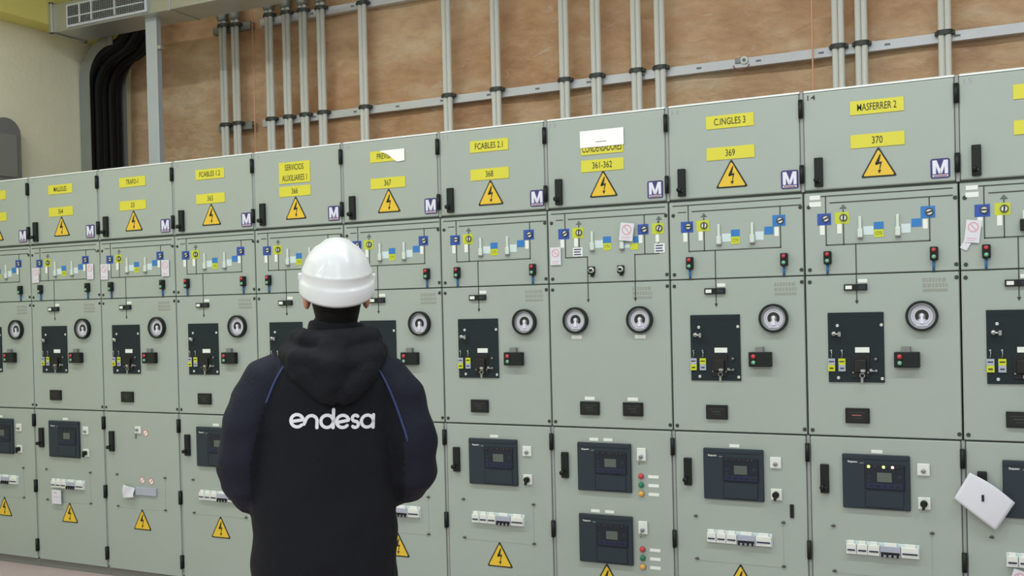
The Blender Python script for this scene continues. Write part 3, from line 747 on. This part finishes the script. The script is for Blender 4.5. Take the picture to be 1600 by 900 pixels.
# ---------------------------------------------------------------- the person
SKIN=mat('skin',(196,140,118),.5,var=.04,vscale=20)
HAIR=mat('hair_black',(13,12,12),.7,spec=.2,bump=.3,bscale=120)
JACK=mat('jacket_black',(17,19,25),.85,spec=.25,bump=.25,bscale=160)
NAVY=mat('jacket_navy',(25,28,42),.8,spec=.25,bump=.25,bscale=160)
PIPE=mat('piping_blue',(48,62,110),.6)
TROU=mat('trouser_navy',(24,28,44),.85,bump=.2,bscale=120)
BOOT=mat('boot_black',(18,18,18),.4)
HELM=mat('helmet_white',(222,226,228),.35,coat=.15)
THREAD=mat('lettering_white',(226,228,234),.7)
def loft(rings,n=28,power=1.0):
    """rings: (cx,cy,cz,rx,ry); closed tube along z"""
    vs=[];fs=[]
    for (cx,cy,cz,rx,ry) in rings:
        for k in range(n):
            a=2*PI*k/n; c,s_=math.cos(a),math.sin(a)
            vs.append((cx+rx*math.copysign(abs(c)**power,c),cy+ry*math.copysign(abs(s_)**power,s_),cz))
    for i in range(len(rings)-1):
        for k in range(n):
            a=i*n+k;b=i*n+(k+1)%n; fs.append([a,b,b+n,a+n])
    fs.append(list(range(n-1,-1,-1))); fs.append([(len(rings)-1)*n+k for k in range(n)])
    return vs,fs
def ball(b,c,r,m,n=20):
    bm=bmesh.new(); bmesh.ops.create_uvsphere(bm,u_segments=n,v_segments=n//2,radius=1)
    for v in bm.verts: v.co=Vector((c[0]+v.co.x*r[0],c[1]+v.co.y*r[1],c[2]+v.co.z*r[2]))
    b.bm(bm,m,True)
def fuse(b,name,voxel,smooth=4,ripple=None):
    """voxel-union the closed shapes in b into one continuous skin"""
    me=b.mesh(name); o=bpy.data.objects.new(name,me); COL.objects.link(o)
    r=o.modifiers.new('r','REMESH'); r.mode='VOXEL'; r.voxel_size=voxel; r.use_smooth_shade=True
    s=o.modifiers.new('s','SMOOTH'); s.factor=.5; s.iterations=smooth
    dg=bpy.context.evaluated_depsgraph_get(); dg.update()
    new=bpy.data.meshes.new_from_object(o.evaluated_get(dg)); new.name=name
    mats=list(b.mats); bpy.data.objects.remove(o); bpy.data.meshes.remove(me)
    if ripple:
        new.calc_loop_triangles()
        nn=[v.normal.copy() for v in new.vertices]
        for v,q_ in zip(new.vertices,nn): v.co += q_*ripple(v.co)
        new.update()
    if not new.materials:
        for m in mats: new.materials.append(m)
    for p in new.polygons: p.use_smooth=True; p.material_index=0
    return new
PA=0.6337                                     # heading: away from the camera, towards the cubicles
per=root('person',(7.4798,-2.1592,0),'person in a dark hooded work jacket and white hard hat, seen from behind','person',rz=PA)
def HX(z): return .036*max(0,min(1,(z-1.0)/.62))-.010   # slight lean of the trunk
# --- body: one continuous surface
b=MB()
hx,hy=.034,.015
ball(b,(hx,hy-.005,1.668),(.076,.096,.090),SKIN,28)
ball(b,(hx,hy+.035,1.600),(.060,.066,.085),SKIN,24)
ball(b,(hx,hy+.060,1.560),(.038,.040,.035),SKIN,18)
b.tube([(hx,hy+.078,1.668),(hx,hy+.104,1.640),(hx,hy+.122,1.618),(hx,hy+.098,1.607)],[.010,.013,.017,.012],SKIN,12)     # nose
ball(b,(hx,hy+.092,1.572),(.024,.012,.008),SKIN,14); ball(b,(hx,hy+.090,1.560),(.021,.012,.008),SKIN,14)
for s in (-1,1):
    ball(b,(hx+s*.082,hy-.002,1.628),(.012,.020,.034),SKIN,14)            # ears
    ball(b,(hx+s*.030,hy+.084,1.664),(.021,.016,.009),SKIN,12); ball(b,(hx+s*.034,hy+.072,1.628),(.022,.018,.016),SKIN,12)            # brow
b.tube([(.018,-.012,1.36),(.024,-.005,1.46),(hx,hy-.006,1.54),(hx,hy-.004,1.62)],[.085,.066,.057,.056],SKIN,24)
v,f=loft([(-.012,.0,.84,.13,.10),(-.014,.0,.92,.165,.112),(-.012,.0,1.05,.150,.10),(-.004,.0,1.18,.152,.102),(.004,.0,1.32,.168,.108),(.010,-.003,1.41,.168,.092),(.014,-.006,1.465,.12,.07)]); b.add(v,f,SKIN,True)
for s in (-1,1):
    ox=.008
    b.tube([(ox+s*.150,-.005,1.405),(ox+s*.198,-.015,1.27),(ox+s*.216,-.012,1.150)],[.056,.048,.042],SKIN,18)
    b.tube([(ox+s*.216,-.012,1.150),(s*.155,.10,1.085),(s*.072,.225,1.055)],[.042,.040,.028],SKIN,18)
    # hand: palm, four unequal curled fingers, thumb from the side of the palm
    px,py,pz=s*.058,.250,1.050
    b.tube([(s*.075,.222,1.055),(px,py,pz),(s*.030,.280,1.040)],[.026,.034,.030],SKIN,16,flat=.55)
    dy=.012 if s>0 else -.006
    for i,(l,dz) in enumerate(((.060,.030),(.070,.011),(.066,-.008),(.052,-.026))):
        x0=s*.028; y0=.284+dy; z0=1.040+dz
        b.tube([(s*.045,.270+dy*.5,1.045+dz*.8),(x0,y0,z0),(x0-s*l*.45,y0+.004,z0-.010),(x0-s*l*.80,y0-.012,z0-.022),(x0-s*l*.92,y0-.024,z0-.026)],[.0095,.0095,.0088,.008,.0068],SKIN,10)
    b.tube([(s*.066,.238,1.066),(s*.052,.245,1.092),(s*.034,.262,1.104),(s*.020,.272,1.102)],[.013,.0115,.010,.0075],SKIN,10)
    # leg and foot
    b.tube([(-.012+s*.085,0,.90),(-.012+s*.095,.0,.72),(-.012+s*.100,.005,.48),(-.012+s*.102,-.005,.30),(-.012+s*.105,-.01,.10)],[.088,.080,.056,.052,.038],SKIN,20)
    b.tube([(-.012+s*.105,-.03,.055),(-.012+s*.11,.05,.05),(-.012+s*.118,.14,.035)],[.036,.036,.028],SKIN,14)
body_me=fuse(b,'body',.0055,3)
body=place('body',per,(0,0,0),body_me)
for s in (-1,1):
    bb=MB(); ball(bb,(hx+s*.030,hy+.083,1.648),(.0115,.008,.0045),WHITE,12); ball(bb,(hx+s*.030,hy+.0895,1.648),(.0045,.003,.0042),BLACKD,10)
    place('eye',per,(0,0,0),bb.mesh('eye'))
# hair: short, black, low on the nape
b=MB(); ball(b,(hx,hy-.014,1.672),(.081,.100,.092),HAIR,28); b.tube([(hx,hy-.040,1.64),(hx,hy-.034,1.585),(hx,hy-.030,1.535)],[.074,.062,.050],HAIR,22)
hm=fuse(b,'hair',.006,3)
bm=bmesh.new(); bm.from_mesh(hm); 
bmesh.ops.delete(bm,geom=[v for v in bm.verts if v.co.y>hy+.045 or (v.co.y>hy+.02 and v.co.z<1.66)],context='VERTS'); bm.to_mesh(hm); bm.free()
place('hair',per,(0,0,0),hm)
# --- jacket
def wrinkle(c):
    return .0045*noise.fractal(Vector((c.x*9,c.y*9,c.z*7)),1.,2.,3)+.003*math.sin(c.z*46+7*c.x+3*noise.noise(c*8))*max(0,min(1,(abs(c.x)-.13)/.08))
b=MB()
v,f=loft([(-.016,.005,.735,.196,.140),(-.016,.005,.80,.200,.144),(-.014,.004,.92,.201,.145),(-.012,.003,1.05,.200,.142),(-.008,.0,1.18,.195,.140),(-.002,-.004,1.30,.190,.138),(.002,-.008,1.38,.186,.128),(.006,-.010,1.44,.160,.112),(.014,-.008,1.485,.115,.090),(.024,-.002,1.52,.080,.078)],36,.92); b.add(v,f,JACK,True)
b.tube([(.026,-.004,1.46),(.030,.0,1.52),(.033,.004,1.562)],[.092,.082,.076],JACK,26)
for s in (-1,1):
    ox=.004
    b.tube([(ox+s*.105,-.008,1.425),(ox+s*.150,-.010,1.395),(ox+s*.189,-.014,1.34),(ox+s*.216,-.018,1.26),(ox+s*.226,-.016,1.20),(ox+s*.222,-.002,1.142),(ox+s*.203,.045,1.103),(s*.165,.10,1.078),(s*.115,.170,1.060),(s*.085,.212,1.054)],
           [.070,.082,.082,.078,.077,.078,.074,.066,.056,.048],JACK,26)
jm=fuse(b,'jacket',.007,5,wrinkle)
# drape the raglan seam: everything outside the piping is navy
def seam_x(z): # half-distance of the piping from the jacket's centre line
    if z>1.475: return .075
    return .075+.135*math.sqrt(max(0,min(1,(1.475-z)/.26)))
jm.materials.clear(); jm.materials.append(JACK); jm.materials.append(NAVY)
for p in jm.polygons:
    c=p.center
    p.material_index=1 if (c.z>1.20 and abs(c.x-.010)>seam_x(c.z) ) or (abs(c.x)>.205 and c.z>1.05) else 0
jacket=place('jacket',per,(0,0,0),jm)
bvh=BVHTree.FromPolygons([v.co for v in jm.vertices],[list(p.vertices) for p in jm.polygons])
def back(x,z,lift=.002):
    h=bvh.ray_cast(Vector((x,-1,z)),Vector((0,1,0)))
    return Vector((x,(h[0].y if h[0] else -.13)-lift,z))
for s in (-1,1):
    z1=1.35 if s<0 else 1.23
    path=[]
    for i in range(25):
        z=1.475+(z1-1.475)*i/24; path.append(back(.010+s*seam_x(z),z,.001))
    path=[path[0]]+[(path[i-1]+path[i]*2+path[i+1])/4 for i in range(1,24)]+[path[24]]
    place('piping',jacket,(0,0,0),MB().tube(path,.0032,PIPE,8).mesh('piping'),'thin blue piping')
# hood hanging on the back
b=MB()
b.tube([(-.075,-.035,1.520),(-.050,-.085,1.512),(.030,-.108,1.500),(.105,-.085,1.512),(.132,-.035,1.520)],[.030,.036,.040,.036,.030],JACK,16)
b.tube([(-.105,-.055,1.485),(-.075,-.120,1.462),(.022,-.150,1.440),(.115,-.118,1.462),(.145,-.050,1.485)],[.030,.036,.042,.036,.030],JACK,16)
for pth,rr in (([(-.090,-.090,1.475),(-.055,-.135,1.425),(.000,-.150,1.378),(.030,-.148,1.350)],[.036,.036,.034,.020]),([(.130,-.090,1.475),(.100,-.135,1.425),(.055,-.150,1.378),(.030,-.148,1.350)],[.036,.036,.034,.020]),([(.020,-.10,1.50),(.024,-.145,1.44),(.028,-.150,1.385)],[.05,.05,.034])):
    b.tube(pth,rr,JACK,16)
v,f=loft([(.026,-.128,1.365,.030,.030),(.024,-.126,1.40,.062,.036),(.022,-.115,1.44,.095,.045),(.022,-.095,1.475,.112,.055),(.026,-.070,1.51,.098,.055)],24); b.add(v,f,JACK,True)
hood=place('hood',jacket,(0,0,0),fuse(b,'hood',.006,4,lambda c:.006*noise.fractal(Vector((c.x*13,c.y*10,c.z*15)),1.,2.,3)))
# lettering: rounded strokes draped over the back
XH=.0395; SW=.0086
def arc(cx,cz,r,a0,a1,n=18): return [(cx+r*math.cos(math.radians(a0+(a1-a0)*i/n)),cz+r*math.sin(math.radians(a0+(a1-a0)*i/n))) for i in range(n+1)]
def e_(cx): r=.41; return [arc(cx,.5,r,-40,-350,26)+[]]+[[(cx-.36,.47),(cx+.41,.57)]] if False else [[(cx-.34,.44),(cx+.40,.58)]+arc(cx,.5,r,12,318,26)]
LET=[]
LET+=e_(.5)
LET+=[[(.96,.28),(1.10,.62)]+arc(1.45,.50,.37,150,0,14)+[(1.82,.07)]]
LET+=[arc(2.48,.5,.41,0,360,28),[(2.89,1.30),(2.89,.08)]]
LET+=e_(3.52)
LET+=[arc(4.36,.71,.205,40,270,14)+arc(4.36,.295,.21,90,-140,14)]
LET+=[arc(5.18,.5,.41,0,360,28),[(5.59,.93),(5.59,.06)]]
b=MB()
def P3(u,w):
    x=u*XH; z=w*XH; a=-.055
    return (-.0985+x*math.cos(a)-z*math.sin(a), 1.285+x*math.sin(a)+z*math.cos(a))
for st in LET:
    pts=[st[0]]
    for p0,p1 in zip(st,st[1:]):
        k=max(1,int(math.hypot(p1[0]-p0[0],p1[1]-p0[1])/.08))
        pts += [(p0[0]+(p1[0]-p0[0])*i/k,p0[1]+(p1[1]-p0[1])*i/k) for i in range(1,k+1)]
    Q=[P3(*p) for p in pts]; vs=[];fs=[]
    for i,(x,z) in enumerate(Q):
        x0,z0=Q[max(0,i-1)];x1,z1=Q[min(len(Q)-1,i+1)]; d=math.hypot(x1-x0,z1-z0); nx,nz=-(z1-z0)/d,(x1-x0)/d
        for o in (-.5,-.17,.17,.5): vs.append(back(x+nx*SW*o,z+nz*SW*o,.0015))
    for i in range(len(Q)-1):
        for k in range(3): a=4*i+k; fs.append([a,a+1,a+5,a+4])
    b.add(vs,fs,THREAD)
    for (x,z) in (Q[0],Q[-1]):
        ring=[back(x+SW*.5*math.cos(2*PI*k/12),z+SW*.5*math.sin(2*PI*k/12),.0017) for k in range(12)]
        b.add(ring,[list(range(12))],THREAD)
place('lettering',jacket,(0,0,0),b.mesh('lettering'),'white lettering across the back')
# --- trousers and boots
b=MB()
v,f=loft([(-.012,.0,.78,.178,.120),(-.012,.0,.88,.178,.122),(-.012,.0,.98,.165,.112)],28); b.add(v,f,TROU,True)
for s in (-1,1): b.tube([(-.012+s*.085,.0,.86),(-.012+s*.098,.0,.70),(-.012+s*.103,.004,.48),(-.012+s*.106,-.004,.28),(-.012+s*.108,-.008,.075)],[.104,.096,.082,.080,.078],TROU,24)
place('trousers',per,(0,0,0),fuse(b,'trousers',.009,4,lambda c:.004*noise.fractal(c*9,1.,2.,3)))
for s in (-1,1):
    b=MB(); X0=-.012+s*.108
    b.tube([(X0,-.012,.15),(X0,-.012,.06)],[.055,.052],BOOT,18)
    b.tube([(X0,-.055,.045),(X0,.02,.052),(X0+s*.006,.10,.045),(X0+s*.010,.175,.036)],[.044,.050,.050,.036],BOOT,18)
    place('boot',per,(0,0,0),fuse(b,'boot',.007,3))
# --- hard hat
def helmet():
    b=MB(); n=64
    #       height, side radius, front-back radius
    prof=[(.000,.1035,.128),(-.004,.1075,.133),(.002,.1090,.1345),(.034,.1080,.1335),(.038,.1060,.1315),(.041,.1022,.1275),(.046,.1008,.126),(.064,.0998,.125),(.067,.1008,.126),(.071,.0990,.124),(.080,.0950,.119),(.100,.0885,.111),(.120,.0770,.098),(.136,.0620,.080),(.148,.0440,.057),(.155,.0220,.03),(.157,.004,.006)]
    vs=[];fs=[]
    for h,rx,ry in prof:
        for k in range(n):
            a=2*PI*k/n; c,s_=math.cos(a),math.sin(a)
            x=rx*c; y=ry*s_; z=h
            if h<.06: z -= .012*max(0,-s_)**2*(1-h/.06)            # the nape dips
            if h<.005 and s_>0: y += .030*s_**3; z -= .010*s_**3     # peak over the brow
            if h>.075:                                             # raised crown ridge, front to back
                w=max(0,1-(abs(x)/.043)**6) if abs(x)<.043 else 0; z+=.0085*w*min(1,(h-.075)/.03)
                if abs(abs(x)-.066)<.010: z+=.004*(1-abs(abs(x)-.066)/.010)
            vs.append((x,y,z))
    for i in range(len(prof)-1):
        for k in range(n):
            a=i*n+k;q_=i*n+(k+1)%n; fs.append([a,q_,q_+n,a+n])
    fs.append([(len(prof)-1)*n+k for k in range(n)])
    inn=[(x*.96,y*.96,z+.002) for x,y,z in vs[:n]]+[(.085*math.cos(2*PI*k/n),.105*math.sin(2*PI*k/n),.05) for k in range(n)]
    k0=len(vs); vs+=inn
    for k in range(n):
        q_=(k+1)%n; fs.append([k,k0+k,k0+q_,q_]); fs.append([k0+k,k0+n+k,k0+n+q_,k0+q_])
    fs.append([k0+n+k for k in range(n-1,-1,-1)])
    b.add(vs,fs,HELM,True); return b
hm=helmet().mesh('hard_hat')
T=Matrix.Translation((.036,.008,1.647))@Matrix.Rotation(math.radians(15),4,'X')@Matrix.Rotation(math.radians(1.5),4,'Y')@Matrix.Diagonal((.965,.965,.90,1))
hm.transform(T)
hat=place('hard_hat',per,(0,0,0),hm,'white hard hat')
for s in (-1,1):
    sm=MB().box(s*.104-.006,s*.104+.006,-.012,.012,.036,.056,HELM,.003).mesh('accessory_slot'); sm.transform(T); place('accessory_slot',hat,(0,0,0),sm)


# ---------------------------------------------------------------- light
def area(x,y,z,sx,sy,p,col=(.94,.985,.985)):
    l=bpy.data.lights.new('lamp','AREA'); l.shape='RECTANGLE'; l.size=sx; l.size_y=sy; l.energy=p; l.color=col
    o=bpy.data.objects.new('fluorescent_and_fill_light',l); COL.objects.link(o); o.location=(x,y,z); return o
for x,p in ((4.0,40),(6.2,38),(8.6,42),(10.8,46)): area(x,-1.9,4.3,1.5,.28,p)
for x,p in ((4.6,76),(7.6,104),(10.6,132)): area(x,-6.2,4.1,1.5,.28,p)  # unseen row behind the camera, added as frontal fill
w=bpy.data.worlds.new('World'); S.world=w; w.use_nodes=True
w.node_tree.nodes['Background'].inputs[0].default_value=(.8,.85,.8,1); w.node_tree.nodes['Background'].inputs[1].default_value=.1

# ---------------------------------------------------------------- camera
yaw,pit,rol=0.4593840371298426,-0.011464973029715645,0.02336930398026879
Rm=Matrix.Rotation(yaw,3,'Z')@Matrix.Rotation(pit,3,'X')@Matrix.Rotation(rol,3,'Y')
M=Matrix((Rm.col[0],Rm.col[2],-Rm.col[1])).transposed().to_4x4()
M.translation=Vector((9.21182194,-4.48384329,ZT-.88415865))
cd=bpy.data.cameras.new('Camera'); co=bpy.data.objects.new('Camera',cd); COL.objects.link(co); co.matrix_world=M
cd.sensor_width=36; cd.lens=36*1600/1600; cd.shift_y=45.28/1600; cd.clip_end=100
S.camera=co
S.view_settings.view_transform='Standard'; S.view_settings.look='None'; S.view_settings.gamma=1; S.view_settings.exposure=0.0
S.view_settings.use_curve_mapping=False
